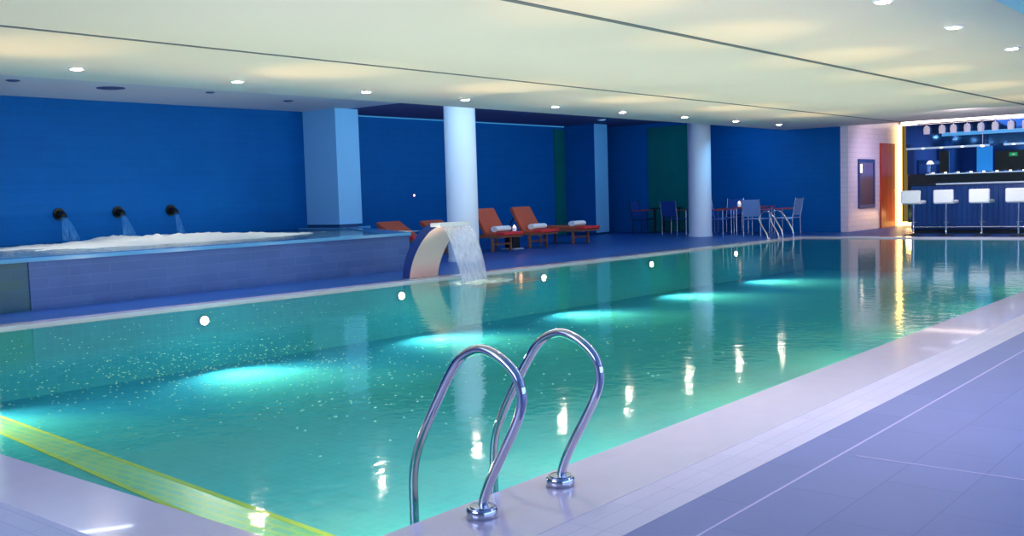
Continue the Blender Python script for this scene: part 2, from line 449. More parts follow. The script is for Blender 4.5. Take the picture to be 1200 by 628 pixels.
# side walls follow the outline, thickness inward
def wallseg(bm, a, b, th, z0, z1):
    a = Vector(a); b = Vector(b); d = (b - a).normalized(); n = Vector((-d.y, d.x)) * th
    prism(bm, [tuple(a), tuple(b), tuple(b + n), tuple(a + n)], z0, z1)
L0 = loc(SP)
wallseg(bm, L0[0], L0[1], .2, 0, SZ - .05); wallseg(bm, L0[1], L0[2], .2, 0, SZ - .05); wallseg(bm, L0[2], L0[3], .2, 0, SZ - .05); wallseg(bm, L0[3], L0[4], .2, 0, SZ - .05)
obj('side_wall', bm, 'jac_tile', t)
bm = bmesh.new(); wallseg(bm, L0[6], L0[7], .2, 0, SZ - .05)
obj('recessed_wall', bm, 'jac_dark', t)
bm = bmesh.new()
e = .03
LL = loc([(-2, 12.42), (12.32, 12.42), (14.78, 16.57), (15.28, 16.67), (15.28, YW - .002), (14.25, YW - .002), (14.25, 16.3), (12.0, 12.72), (-2, 12.72)])
prism(bm, LL, SZ - .05, SZ)
M['ledge'] = pbr('wet pale blue ledge', srgb(96, 170, 220), .12, coat=.4)
obj('overflow_ledge', bm, 'ledge', t)
bm = bmesh.new(); bm.faces.new([bm.verts.new((x - 5.74, y - 12.45, .05)) for x, y in [(-2, 12.6), (12.1, 12.6), (14.3, 16.3), (14.3, YW - .01), (-2, YW - .01)]])
obj('basin_floor', bm, 'basin', t)
bm = bmesh.new(); bm.faces.new([bm.verts.new((x, y, SZ - .02)) for x, y in [(-2, 12.70), (12.02, 12.70), (14.27, 16.3), (14.27, YW - .005), (-2, YW - .005)]])
tag(obj('spa_water', bm, 'water_jac'), 'bubbling blue water inside the raised spa', 'water', kind='stuff')
# foam
bm = bmesh.new()
from mathutils import noise as mn
NX, NY = 150, 60
grid = []
for i in range(NX):
    row = []
    for j in range(NY):
        x = 5.6 + 8.2 * i / (NX - 1); y = 13.6 + 3.9 * j / (NY - 1)
        u = (x - 9.6) / 3.9; w = (y - 15.9) / 1.5
        env = max(0, 1 - u * u * (1.0 if u > 0 else .95)) * max(0, 1 - w * w)
        env = env ** .6 * (.30 + .70 * math.exp(-((x - 9.9) / 1.7) ** 2))
        h = env * (.05 + .13 * (mn.fractal(Vector((x * 1.6, y * 1.6, 3)), .6, 2.2, 5) * .5 + .5)) + .035 * env * mn.noise(Vector((x * 7, y * 7, 1)))
        row.append(bm.verts.new((x, y, SZ - .045 + h)))
    grid.append(row)
for i in range(NX - 1):
    for j in range(NY - 1):
        bm.faces.new((grid[i][j], grid[i + 1][j], grid[i + 1][j + 1], grid[i][j + 1]))
tag(obj('water_foam', bm, 'foam', smooth=True), 'bright white foam churning on the spa water', 'foam', kind='stuff')
# spouts with their jets
SPOUTS = [(8.85, 'leftmost bronze wall spout pouring water into the spa'), (9.99, 'middle bronze wall spout pouring water into the spa'), (11.11, 'rightmost bronze wall spout above the thickest spa foam')]
first = None
for k, (x, lab) in enumerate(SPOUTS):
    if first is None:
        first = t = thing('water_spout', lab, 'spout', (x, YW, 1.12), 0, 'wall spouts over the spa')
        bm = bmesh.new(); tube(bm, [(0, 0.005, .02), (0, -.03, .02)], .11, 20); obj('wall_plate', bm, 'bronze', t, smooth=True)
        bm = bmesh.new(); tube(bm, spline([(0, -.02, .02), (0, -.09, .025), (0, -.14, .0), (0, -.16, -.05)], 5), [.06] * 10 + [.07] * 6, 16); obj('nozzle', bm, 'bronze', t, smooth=True)
    else:
        dup(first, (x, YW, 1.12), None, lab)
for k, (x, lab) in enumerate(SPOUTS):
    bm = bmesh.new(); rings = []
    w0, w1, run = ((.06, .17, .16), (.05, .14, .14), (.04, .09, .10))[k]
    for i in range(13):
        s = i / 12; z = -.03 - .42 * s; y = -.17 - run * math.sqrt(s); w = w0 + (w1 - w0) * s
        rings.append([bm.verts.new((x + w * (2 * q / 8 - 1) + .05 * s, YW + y - .03 * math.sin(PI * q / 8), 1.12 + z)) for q in range(9)])
    for a, b in zip(rings, rings[1:]):
        for q in range(8): bm.faces.new((a[q], a[q + 1], b[q + 1], b[q]))
    tag(obj('water_jet', bm, 'jet', smooth=True), 'thin fan of water falling from the %s wall spout' % ('leftmost', 'middle', 'rightmost')[k], 'water', 'water jets under the wall spouts', 'stuff')

# ------------------------------------------------------------------ cascade fountain
FX0, FX1 = 10.85, 11.50
t = thing('cascade_fountain', 'curved brushed steel fountain arching over the far pool edge', 'fountain', (FX0, 11.1, 0))
outer = [(11.16, 0), (11.13, .18), (11.06, .36), (10.97, .50), (10.87, .62), (10.76, .72), (10.64, .80), (10.52, .845), (10.40, .855)]
inner = [(11.02, 0), (10.98, .16), (10.91, .32), (10.82, .46), (10.73, .57), (10.64, .655), (10.56, .72), (10.48, .765), (10.40, .80)]
def dense(p): return [(q.x, q.y) for q in spline([(a, b, 0) for a, b in p], 4)]
o_, i_ = dense(outer), dense(inner)
bm = bmesh.new()
for x0, x1 in ((.012, FX1 - FX0 - .012),):
    va = [[bm.verts.new((x, y - 11.1, z)) for y, z in o_] for x in (x0, x1)]
    vb = [[bm.verts.new((x, y - 11.1, z)) for y, z in i_] for x in (x0, x1)]
    for k in range(len(o_) - 1):
        bm.faces.new((va[0][k], va[0][k + 1], va[1][k + 1], va[1][k])); bm.faces.new((vb[0][k], vb[1][k], vb[1][k + 1], vb[0][k + 1]))
    bm.faces.new((va[0][0], va[1][0], vb[1][0], vb[0][0])); bm.faces.new((va[0][-1], vb[0][-1], vb[1][-1], va[1][-1]))
obj('curved_sheet', bm, 'brushed', t, smooth=True)
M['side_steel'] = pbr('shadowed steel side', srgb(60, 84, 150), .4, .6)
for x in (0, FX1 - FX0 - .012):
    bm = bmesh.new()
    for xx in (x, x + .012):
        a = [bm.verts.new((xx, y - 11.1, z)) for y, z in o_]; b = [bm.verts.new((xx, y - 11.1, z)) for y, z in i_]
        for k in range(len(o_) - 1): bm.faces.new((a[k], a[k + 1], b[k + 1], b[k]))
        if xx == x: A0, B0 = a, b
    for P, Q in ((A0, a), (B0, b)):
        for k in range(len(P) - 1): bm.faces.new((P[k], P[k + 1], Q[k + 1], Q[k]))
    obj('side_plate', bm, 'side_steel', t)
boxobj('spout_lip', (-.01, FX1 - FX0 + .01, -.78, -.58, .80, .858), 'lip', t, bevel=.008)
boxobj('base_flange', (-.02, FX1 - FX0 + .02, -.14, .09, 0, .012), 'steel', t, bevel=.004)
bm = bmesh.new(); rings = []
for i in range(25):
    s = i / 24; z = .805 - .85 * s; y = 10.335 - .36 * math.sqrt(s) - .02 * s
    wob = .02 * s
    rings.append([bm.verts.new((FX0 + .02 + wob + (FX1 - FX0 - .04 - wob * 1.2) * q / 20, y + .012 * math.sin(q * 1.7 + s * 5) * s, z)) for q in range(21)])
for a, b in zip(rings, rings[1:]):
    for q in range(20): bm.faces.new((a[q], a[q + 1], b[q + 1], b[q]))
tag(obj('water_sheet', bm, 'fall', smooth=True), 'wide translucent sheet of water falling from the steel fountain', 'water', kind='stuff')
bm = bmesh.new()
g = []
for i in range(40):
    row = []
    for j in range(30):
        x = 10.5 + 1.7 * i / 39; y = 9.2 + 1.2 * j / 29
        env = max(0, 1 - ((x - 11.25) / .8) ** 2) * max(0, 1 - ((y - 9.85) / .55) ** 2)
        row.append(bm.verts.new((x, y, WZ - .012 + env * (.02 + .03 * mn.noise(Vector((x * 9, y * 9, 0)))))))
    g.append(row)
for i in range(39):
    for j in range(29): bm.faces.new((g[i][j], g[i + 1][j], g[i + 1][j + 1], g[i][j + 1]))
M['splash'] = sheet_mat('splash foam', srgb(240, 242, 235), .55, 6.0, (1, 1, 1))
tag(obj('splash_foam', bm, 'splash', smooth=True), 'pale splash of foam where the sheet of water hits the pool', 'foam', kind='stuff')

# ------------------------------------------------------------------ ladder handrails
RP = [(2.56, -.0), (2.545, .08), (2.50, .175), (2.425, .30), (2.365, .41), (2.342, .50), (2.372, .58), (2.455, .641), (2.55, .66), (2.645, .618), (2.715, .535), (2.80, .40), (2.865, .29), (2.908, .20), (2.93, .11), (2.935, 0), (2.935, -.2), (2.935, -.6)]
def ladder(x, y0, rot, label, gap):
    t = thing('pool_ladder', label, 'pool ladder', (x, y0, 0), rot)
    for dx in (0, gap):
        pts = spline([(dx, y - 2.56, z) for y, z in RP], 6)
        bm = bmesh.new(); tube(bm, pts, .0195, 20); h = obj('handrail', bm, 'steel', t, smooth=True)
        bm = bmesh.new(); lathe(bm, [(.060, .002), (.062, .006), (.062, .034), (.056, .042), (.030, .044), (.022, .046)], 32, (dx, 0, 0)); obj('anchor_flange', bm, 'steel', h, smooth=True)
        bm = bmesh.new(); lathe(bm, [(.0475, .044), (.0475, .047), (.022, .050)], 32, (dx, 0, 0)); obj('flange_collar', bm, 'chrome_dull', h, smooth=True)
    for z in (-.28, -.53):
        bm = bmesh.new(); bx(bm, min(0, gap), max(0, gap), .335, .415, z, z + .025); obj('tread', bm, 'steel', t, bevel=.006)
ladder(2.87, 2.56, 0, 'chrome pool ladder with two curved handrails on the near coping', .51)
ladder(22.82, YL(22.5) + .05, PI, 'far chrome pool ladder in front of the patio tables', .6)

# ------------------------------------------------------------------ pool lamps
first = None
def pool_lamp(x, y, rz, label, group):
    global first
    if first is None:
        first = t = thing('pool_lamp', label, 'pool lamp', (x, y, -.2), rz, group)
        bm = bmesh.new(); tube(bm, [(0, .0, 0), (0, -.03, 0)], .075, 24); obj('ring', bm, 'steel', t, smooth=True)
        bm = bmesh.new(); tube(bm, [(0, -.028, 0), (0, -.04, 0)], .055, 24); obj('lens', bm, 'lamp_pool', t, smooth=True)
        return t
    return dup(first, (x, y, -.2), rz, label, group)
ordn = ['first', 'second', 'third', 'fourth', 'fifth', 'sixth', 'seventh']
LX = [3.86, 7.14, 10.4, 13.66, 16.93, 20.2]
RX = [3.9, 6.3, 8.7, 11.3, 13.8, 17.0, 20.2]
def spot(name, loc, target, energy, col, angle, blend=1., size=.05):
    l = bpy.data.lights.new(name, 'SPOT'); l.energy = energy; l.color = col; l.spot_size = math.radians(angle); l.spot_blend = blend; l.shadow_soft_size = size
    o = bpy.data.objects.new(name, l); C.objects.link(o); o.location = loc
    o.rotation_euler = (Vector(target) - Vector(loc)).to_track_quat('-Z', 'Y').to_euler()
    return o
def area(name, loc, target, energy, col, sx, sy):
    l = bpy.data.lights.new(name, 'AREA'); l.energy = energy; l.color = col; l.shape = 'RECTANGLE'; l.size = sx; l.size_y = sy
    o = bpy.data.objects.new(name, l); C.objects.link(o); o.location = loc
    o.rotation_euler = (Vector(target) - Vector(loc)).to_track_quat('-Z', 'Y').to_euler()
    return o
def point(name, loc, energy, col, size=.1):
    l = bpy.data.lights.new(name, 'POINT'); l.energy = energy; l.color = col; l.shadow_soft_size = size
    o = bpy.data.objects.new(name, l); C.objects.link(o); o.location = loc
    return o
WARM = (1, .66, .24)
for k, x in enumerate(LX):
    pool_lamp(x, YI(x) - .001, 0, 'glowing underwater lamp on the far pool side, %s from the near end' % ordn[k], 'lamps in the far pool side')
    y = YI(x) - .1
    spot('lamp_across', (x, y, -.22), (x, y - 3, -.7), 350, (.93, .92, .86), 135)
    spot('lamp_pool_floor', (x, y, -.2), (x, y - 1.7, FZ), 620, (1, .50, .12), 80)
    spot('lamp_ceiling', (x, y, -.15), (x + .7, y - 1.5, H), 210, WARM, 34)
    spot('lamp_wide', (x, y, -.15), (x, y - 3.2, H), 190, (1, .71, .42), 130)
for k, x in enumerate(RX):
    y = PY0 + .1
    spot('lamp_across', (x, y, -.22), (x, y + 2.6, -.6), 270, (.93, .92, .84), 130)
    spot('lamp_pool_floor', (x, y, -.2), (x, y + 1.4, FZ), 420, (1, .56, .12), 85)
    spot('lamp_ceiling', (x, y, -.15), (x + .5, y + 1.9, H), 190, WARM, 34)
    spot('lamp_wide', (x, y, -.15), (x, y + 3.2, H), 165, (1, .71, .42), 130)

# ------------------------------------------------------------------ ceiling downlights
dfirst = None
def downlight(x, y, z, label, group, lit=True):
    global dfirst
    if dfirst is None:
        dfirst = t = thing('ceiling_downlight', label, 'ceiling light', (x, y, z), 0, group)
        bm = bmesh.new(); lathe(bm, [(.060, -.012), (.085, -.010), (.09, 0), (.060, 0)], 28); obj('trim_ring', bm, 'white_plastic', t, smooth=True)
        bm = bmesh.new(); lathe(bm, [(.001, -.016), (.058, -.016), (.058, -.006)], 28); obj('lens', bm, 'lamp', t)
        return t
    return dup(dfirst, (x, y, z), 0, label, group)
DX = [5.57, 7.64, 9.79, 11.88, 14.22, 16.36, 18.72, 21.03, 23.3]
o9 = ['first', 'second', 'third', 'fourth', 'fifth', 'sixth', 'seventh', 'eighth', 'ninth']
for k, x in enumerate(DX):
    downlight(x, 10.66, H, 'glowing ceiling downlight over the far pool edge, %s from the left' % o9[k], 'downlights over the far pool edge')
    spot('downlight_beam', (x, 10.66, H - .03), (x, 10.66, 0), 45, (1, .84, .66), 85, .6, .04)
EX = [8.55, 10.52, 12.79, 15.0]
for k, x in enumerate(EX[:3]):
    downlight(x, 2.98, H, 'glowing ceiling downlight over the near deck, %s from the left' % o9[k], 'downlights over the near deck')
for x in (4.3, 6.4, 8.55, 10.52, 12.79, 15.0, 17.2, 19.4, 21.6):
    spot('downlight_beam', (x, 2.9, H - .03), (x, 2.5, 0), 36, (1, .80, .80), 95, .8, .04)

# small ceiling vents and fixtures of the aisle
VN = [(7.2, 15.73, .10, 'small round vent in the white spa ceiling, leftmost'), (8.87, 15.88, .22, 'large round vent in the white spa ceiling'), (10.56, 15.55, .08, 'tiny round vent in the white spa ceiling, second from the square column'),
      (12.67, 16.05, .10, 'small round vent in the white spa ceiling nearest the square column'), (19.4, 15.58, .24, 'dark round vent in the violet lounge ceiling')]
for x, y, r, lab in VN:
    t = thing('ceiling_vent', lab, 'vent', (x, y, HA), 0, 'ceiling vents of the aisle')
    bm = bmesh.new(); lathe(bm, [(r * .8, -.012), (r, -.01), (r * 1.05, 0), (r * .8, 0)], 24); obj('rim', bm, 'vent', t, smooth=True)
    bm = bmesh.new(); lathe(bm, [(.002, -.02), (r * .7, -.02), (r * .78, -.004)], 24); obj('disc', bm, 'vent', t, smooth=True)
t = thing('ceiling_spotlight', 'small pale blue ceiling spotlight above the last square column', 'ceiling light', (23.04, 15.7, HA))
bm = bmesh.new(); lathe(bm, [(.07, -.03), (.11, -.02), (.12, 0)], 20); obj('housing', bm, 'white_plastic', t, smooth=True)
bm = bmesh.new(); lathe(bm, [(.002, -.034), (.06, -.034), (.06, -.02)], 20); obj('lens', bm, 'blue_shelf', t)
t = thing('wall_indicator', 'tiny glowing pink indicator light on the blue wall', 'indicator light', (17.9, YW, 1.3))
bm = bmesh.new(); bx(bm, -.05, .05, -.012, 0, -.05, .05); obj('plate', bm, 'frame', t)
M['pink'] = emis('pink led', (1, .5, .75, 1), 4); bm = bmesh.new(); tube(bm, [(0, -.012, 0), (0, -.02, 0)], .028, 14); obj('led', bm, 'pink', t)

# ------------------------------------------------------------------ loungers
def make_lounger(label, loc, back_angle, towel):
    """local origin = middle of the foot end on the floor; length along +y, foot at y = 0"""
    t = thing('sun_lounger', label, 'sun lounger', loc, 0, 'sun loungers behind the pool')
    w = .33; zf = .36
    bm = bmesh.new()
    for s in (-1, 1): bx(bm, s * w - .02, s * w + .02, .04, 1.55, zf - .06, zf)
    for y in (.04, .5, 1.0, 1.51): bx(bm, -w, w, y, y + .04, zf - .05, zf - .005)
    obj('frame', bm, 'wood', t, bevel=.006)
    for s in (-1, 1):
        for y in (.34, 1.35):
            bm = bmesh.new(); bx(bm, s * (w - .02) - .025, s * (w - .02) + .025, y, y + .06, 0, zf - .05); obj('leg', bm, 'wood', t, bevel=.005)
    bm = bmesh.new(); bx(bm, -w + .03, w - .03, .355, .385, .14, .18); obj('crossbar', bm, 'wood', t, bevel=.004)
    hy = .56
    bm = bmesh.new(); bx(bm, -w - .01, w + .01, 0, .24, zf, zf + .07); obj('foot_cushion', bm, 'red', t, bevel=.02, seg=3)
    bm = bmesh.new(); bx(bm, -w - .01, w + .01, .24, hy + .02, zf, zf + .07); obj('seat_cushion', bm, 'orange', t, bevel=.02, seg=3)
    L = .66 if back_angle > 5 else 1.0
    a = math.radians(back_angle)
    bm = bmesh.new(); bx(bm, -w - .01, w + .01, 0, L, 0, .07)
    bmesh.ops.rotate(bm, verts=bm.verts[:], cent=(0, 0, 0), matrix=Matrix.Rotation(a, 3, 'X'))
    bmesh.ops.translate(bm, verts=bm.verts[:], vec=(0, hy, zf + .005)); obj('back_cushion', bm, 'orange', t, bevel=.02, seg=3)
    bm = bmesh.new(); bx(bm, -w, w, 0, L - .02, -.03, 0)
    bmesh.ops.rotate(bm, verts=bm.verts[:], cent=(0, 0, 0), matrix=Matrix.Rotation(a, 3, 'X'))
    bmesh.ops.translate(bm, verts=bm.verts[:], vec=(0, hy, zf + .004)); obj('back_board', bm, 'wood', t)
    if back_angle > 5:
        yt, zt = hy + .8 * L * math.cos(a), zf + .8 * L * math.sin(a) - .03
        for s in (-1, 1):
            bm = bmesh.new(); tube(bm, [(s * .25, yt, zt), (s * .25, yt + .28, zf - .03)], .014, 8); obj('back_prop', bm, 'dark_metal', t)
    return t
def towel(x, y, z, label, rx=.08):
    bm = bmesh.new(); rings = []
    n = 40; turns = 3
    prof = [(rx, -.25), (rx * 1.02, -.24), (rx, -.1), (rx * 1.03, .05), (rx, .2), (rx * 1.0, .24), (rx * .97, .25)]
    vr = []
    for r, xx in prof:
        vr.append([bm.verts.new((xx, r * 1.15 * math.cos(2 * PI * k / 20), r * .8 * math.sin(2 * PI * k / 20))) for k in range(20)])
    for a, b in zip(vr, vr[1:]):
        for k in range(20): bm.faces.new((a[k], a[(k + 1) % 20], b[(k + 1) % 20], b[k]))
    bm.faces.new(vr[0][::-1]); bm.faces.new(vr[-1])
    t = thing('rolled_towel', label, 'towel', (x, y, z + rx * .8), 0, 'rolled towels on the loungers')
    obj('roll', bm, 'towel', t, smooth=True)
    sp = [((.252), (.9 * rx * (1 - i / 60)) * math.cos(i * .42) * 1.15, (.9 * rx * (1 - i / 60)) * math.sin(i * .42) * .8) for i in range(50)]
    bm = bmesh.new(); tube(bm, sp, .004, 5); obj('spiral_fold', bm, 'towel', t)
make_lounger('terracotta lounger half hidden behind the round column and fountain', (17.11, 14.05, 0), 58, True)
make_lounger('terracotta lounger with raised back, second of the three with towels', (18.43, 14.05, 0), 58, True)
make_lounger('terracotta lounger lying flat beside the square column', (20.17, 14.08, 0), 0, True)
make_lounger('brownish lounger seen just above the spa ledge beside the square column', (15.33, 15.05, 0), 29, False)
make_lounger('brownish lounger mostly hidden behind the steel fountain', (16.22, 14.6, 0), 28, False)
towel(17.15, 14.45, .43, 'rolled white towel on the lounger behind the round column')
towel(18.47, 14.45, .43, 'rolled white towel on the lounger with raised back')
towel(20.12, 14.50, .43, 'rolled white towel on the flat lounger')
# side table with candle between loungers
t = thing('side_table', 'low dark side table between two terracotta loungers', 'side table', (17.77, 14.65, 0))
bm = bmesh.new(); bx(bm, -.16, .16, -.2, .2, .36, .40); obj('table_top', bm, 'dark_metal', t, bevel=.005)
bm = bmesh.new(); bx(bm, -.12, .12, -.12, .12, .025, .36); obj('pedestal', bm, 'dark_green', t)
bm = bmesh.new(); bx(bm, -.17, .17, -.2, .2, 0, .025); obj('base_plate', bm, 'bar_top', t, bevel=.004)
def candle(x, y, z, label, lit=True):
    t = thing('candle_holder', label, 'candle', (x, y, z), 0, 'candle holders')
    bm = bmesh.new(); lathe(bm, [(.03, 0), (.045, .01), (.05, .05), (.05, .10), (.046, .10), (.045, .03)], 20); obj('glass_cup', bm, 'glass' if lit else 'white_plastic', t, smooth=True)
    bm = bmesh.new(); lathe(bm, [(.012, .06), (.035, .085), (.03, .115), (.008, .15)], 16); obj('flame', bm, 'flame' if lit else 'blue_shelf', t, smooth=True)
    if lit: point('candle_light', (x, y - .15, z + .2), .5, (1, .5, .3), .04)
candle(17.80, 14.6, .40, 'glowing candle on the low dark table between loungers')

# ------------------------------------------------------------------ tables and chairs
def make_chair(label, loc, rz, fabric, metal, group):
    """faces +y locally; origin on the floor under the seat centre"""
    t = thing('patio_chair', label, 'chair', loc, rz, group)
    w, d = .225, .24
    bm = bmesh.new(); bx(bm, -w, w, -d, d, .42, .445); obj('seat', bm, fabric, t, bevel=.008)
    bm = bmesh.new()
    a = [(-w, -d - .0, .50), (w, -d - .0, .50), (w, -d - .10, .93), (-w, -d - .10, .93)]
    b = [(x, y - .02, z) for x, y, z in a]
    va = [bm.verts.new(p) for p in a]; vb = [bm.verts.new(p) for p in b]
    bm.faces.new(va); bm.faces.new(vb[::-1])
    for i in range(4): bm.faces.new((va[i], va[(i + 1) % 4], vb[(i + 1) % 4], vb[i]))
    obj('backrest', bm, fabric, t)
    for s in (-1, 1):
        bm = bmesh.new(); tube(bm, [(s * (w + .015), d, 0), (s * (w + .015), d, .66)], .014, 8); obj('leg', bm, metal, t, smooth=True)
        bm = bmesh.new(); tube(bm, [(s * (w + .015), -d - .02, 0), (s * (w + .015), -d - .01, .45), (s * (w + .015), -d - .11, .95)], .014, 8); obj('leg', bm, metal, t, smooth=True)
        bm = bmesh.new(); bx(bm, s * (w + .015) - .025, s * (w + .015) + .025, -d - .03, d + .03, .66, .685); obj('armrest', bm, 'arm_wood', t, bevel=.006)
    bm = bmesh.new()
    tube(bm, [(-w - .015, d, .42), (w + .015, d, .42)], .012, 8); tube(bm, [(-w - .015, -d, .42), (w + .015, -d, .42)], .012, 8)
    tube(bm, [(-w - .015, -d, .42), (-w - .015, d, .42)], .012, 8); tube(bm, [(w + .015, -d, .42), (w + .015, d, .42)], .012, 8)
    obj('seat_frame', bm, metal, t, smooth=True)
    return t
def make_table(label, loc, top, metal, half):
    t = thing('patio_table', label, 'table', loc, 0)
    bm = bmesh.new(); bx(bm, -half, half, -half, half, .71, .74); obj('table_top', bm, top, t, bevel=.006)
    for sx in (-1, 1):
        for sy in (-1, 1):
            bm = bmesh.new(); tube(bm, [(sx * (half - .08), sy * (half - .08), 0), (sx * (half - .08), sy * (half - .08), .71)], .02, 10); obj('leg', bm, metal, t, smooth=True)
make_table('reddish topped patio table in front of the blue end wall', (24.75, 12.05, 0), 'table_top', 'chrome_dull', .42)
make_chair('pale mesh patio chair with its back to the pool, at the candle table', (24.05, 11.64, 0), -PI / 2, 'mesh_fabric', 'chrome_dull', 'chairs at the candle table')
make_chair('patio chair half hidden by the round column, wooden armrest showing', (24.3, 12.85, 0), PI, 'mesh_blue', 'chrome_dull', 'chairs at the candle table')
make_chair('patio chair seen from the side behind the far ladder handrails', (24.7, 11.1, 0), 0, 'mesh_fabric', 'chrome_dull', 'chairs at the candle table')
make_chair('blue patio chair on the wall side of the candle table', (25.46, 13.12, 0), PI / 2, 'mesh_blue', 'chrome_dull', 'chairs at the candle table')
candle(24.40, 12.30, .74, 'glowing candle on the reddish patio table')
M['mesh_navy'] = pbr('navy mesh fabric', srgb(16, 66, 150), .7, noise=.1, nscale=90)
make_table('dark patio table left of the far round column', (25.32, 15.06, 0), 'dark_metal', 'dark_metal', .34)
make_chair('navy patio chair with its back to the pool beside the round column', (24.70, 14.45, 0), -PI / 2, 'mesh_navy', 'chrome_dull', 'chairs at the dark table')
make_chair('dark patio chair on the left side of the dark table', (25.0, 15.62, 0), PI, 'mesh_navy', 'dark_metal', 'chairs at the dark table')
candle(25.1, 14.86, .74, 'small unlit candle cup on the dark patio table', False)

# ------------------------------------------------------------------ side wall: framed panel, door
t = thing('framed_panel', 'bronze glass panel in a dark blue frame on the white tiled wall', 'wall panel', (27.17, 9.95, 1.25))
boxobj('panel', (-.52, .52, -.02, 0, -.58, .58), 'bronze_panel', t)
bm = bmesh.new()
for x0, x1, z0, z1 in ((-.6, .6, .57, .66), (-.6, .6, -.66, -.57), (-.6, -.51, -.57, .57), (.51, .6, -.57, .57)): bx(bm, x0, x1, -.04, 0, z0, z1)
obj('frame', bm, 'frame', t, bevel=.005)
boxobj('reflection_mark', (-.45, -.33, -.026, -.02, .30, .52), 'glow_w', t)  # reflection in the glass built as a glowing patch
bm = bmesh.new(); bx(bm, 28.22, 29.33, 9.90, 9.96, 0.0, 2.36); d = struct('door_1', bm, 'door', 'orange red wooden door beside the glowing corner')
bm = bmesh.new(); tube(bm, [(29.2, 9.9, 1.05), (29.2, 9.86, 1.05), (29.1, 9.86, 1.05)], .012, 8); obj('door_handle', bm, 'chrome_dull', d)

# ------------------------------------------------------------------ bar
XB = 29.55
t = thing('light_strip', 'warm vertical light strip glowing in the corner by the door', 'light strip', (29.62, 9.86, 0), 0, 'light strips around the bar mirror')
boxobj('diffuser', (-.03, .03, -.05, .07, .0, 2.9), 'glow', t)
t = thing('light_strip', 'white light strip glowing along the top of the bar mirror', 'light strip', (29.6, 7, 2.93), 0, 'light strips around the bar mirror')
boxobj('diffuser', (-.06, .06, -5, 2.80, -.06, .06), 'glow_w', t)
t = thing('light_strip', 'warm light strip along the floor under the bar mirror', 'light strip', (29.6, 9.5, .06), 0, 'light strips around the bar mirror')
boxobj('diffuser', (-.05, .05, -2, .28, -.05, .06), 'glow', t)
t = thing('back_bar', 'dark back bar with a tall blue tinted mirror above it', 'bar cabinet', (XB, 9.55, 0))
boxobj('mirror', (.06, .16, -8, .1, 1.47, 2.86), 'mirror', t)
boxobj('cabinet', (-.35, .16, -8, -.05, .12, 1.44), 'bar_dark', t)
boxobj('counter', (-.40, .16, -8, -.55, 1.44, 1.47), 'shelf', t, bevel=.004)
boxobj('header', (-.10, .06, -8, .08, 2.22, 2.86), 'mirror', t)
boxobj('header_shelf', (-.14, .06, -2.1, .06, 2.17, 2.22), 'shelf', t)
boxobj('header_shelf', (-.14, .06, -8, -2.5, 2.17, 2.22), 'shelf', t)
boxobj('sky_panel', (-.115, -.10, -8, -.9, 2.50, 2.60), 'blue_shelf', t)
boxobj('column_reflection', (.03, .06, -2.18, -1.78, 1.50, 2.17), 'column_reflection', t)  # reflected pale blue column drawn as a softly glowing panel
boxobj('dark_niche', (.03, .06, -8, -2.25, 1.50, 2.03), 'dark_green', t)
boxobj('dark_niche', (.03, .06, -1.05, -.8, 1.48, 2.1), 'dark_green', t)
for k in range(9):
    y = -.75 - .33 * k
    bm = bmesh.new(); bx(bm, -.40, -.36, y - .03, y + .03, 1.472, 1.50); obj('shelf_light', bm, 'dot', t)
for y in (-.4, -.9, -1.45, -1.95, -2.75, -3.2):
    bm = bmesh.new(); bx(bm, -.155, -.12, y - .03, y + .03, 2.17, 2.20); obj('shelf_light', bm, 'dot', t)
t = thing('sign_reflection', 'small green glowing plate standing in for a sign reflected above the dark bar niche', 'sign', (XB - .0, 6.84, 1.92))  # mirror reflection of an exit sign, built as a glowing plate
boxobj('reflection_plate', (-.01, .025, -.1, .1, -.05, .05), 'exit', t)
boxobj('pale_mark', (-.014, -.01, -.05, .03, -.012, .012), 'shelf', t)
t = thing('table_lamp', 'small white lamp standing on the back bar', 'lamp', (29.3, 8.92, 1.47))
bm = bmesh.new(); lathe(bm, [(.06, 0), (.06, .012), (.012, .02), (.010, .28)], 16); obj('stem', bm, 'chrome_dull', t, smooth=True)
bm = bmesh.new(); lathe(bm, [(.10, .27), (.095, .29), (.06, .35), (.02, .37)], 20); obj('lamp_shade', bm, 'shade', t, smooth=True)
# pendant cups / glassware hanging in a row
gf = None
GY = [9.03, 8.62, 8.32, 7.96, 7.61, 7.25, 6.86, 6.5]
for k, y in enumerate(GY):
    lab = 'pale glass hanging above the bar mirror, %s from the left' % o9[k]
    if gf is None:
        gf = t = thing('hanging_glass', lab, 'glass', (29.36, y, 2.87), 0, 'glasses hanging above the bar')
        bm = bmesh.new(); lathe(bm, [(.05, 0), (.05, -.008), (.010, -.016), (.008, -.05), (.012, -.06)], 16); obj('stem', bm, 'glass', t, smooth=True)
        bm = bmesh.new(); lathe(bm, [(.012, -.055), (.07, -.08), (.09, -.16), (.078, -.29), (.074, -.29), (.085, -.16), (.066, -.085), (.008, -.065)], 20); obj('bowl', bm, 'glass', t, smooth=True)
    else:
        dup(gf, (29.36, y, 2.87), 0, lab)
t = thing('glass_rail', 'thin dark rail carrying the hanging glasses above the bar', 'rail', (29.36, 7.7, 2.87))
boxobj('bar', (-.06, .06, -3.2, 1.6, -.008, .02), 'chrome_dull', t)
t = thing('hanging_rod', 'thin vertical rod hanging over the bar', 'rod', (29.2, 7.52, 2.2))
bm = bmesh.new(); lathe(bm, [(.010, 0), (.010, .8)], 8); obj('rod', bm, 'chrome_dull', t); bm = bmesh.new(); lathe(bm, [(.02, -.06), (.05, -.05), (.05, -.02), (.012, 0)], 14); obj('lamp_tip', bm, 'shade', t, smooth=True)

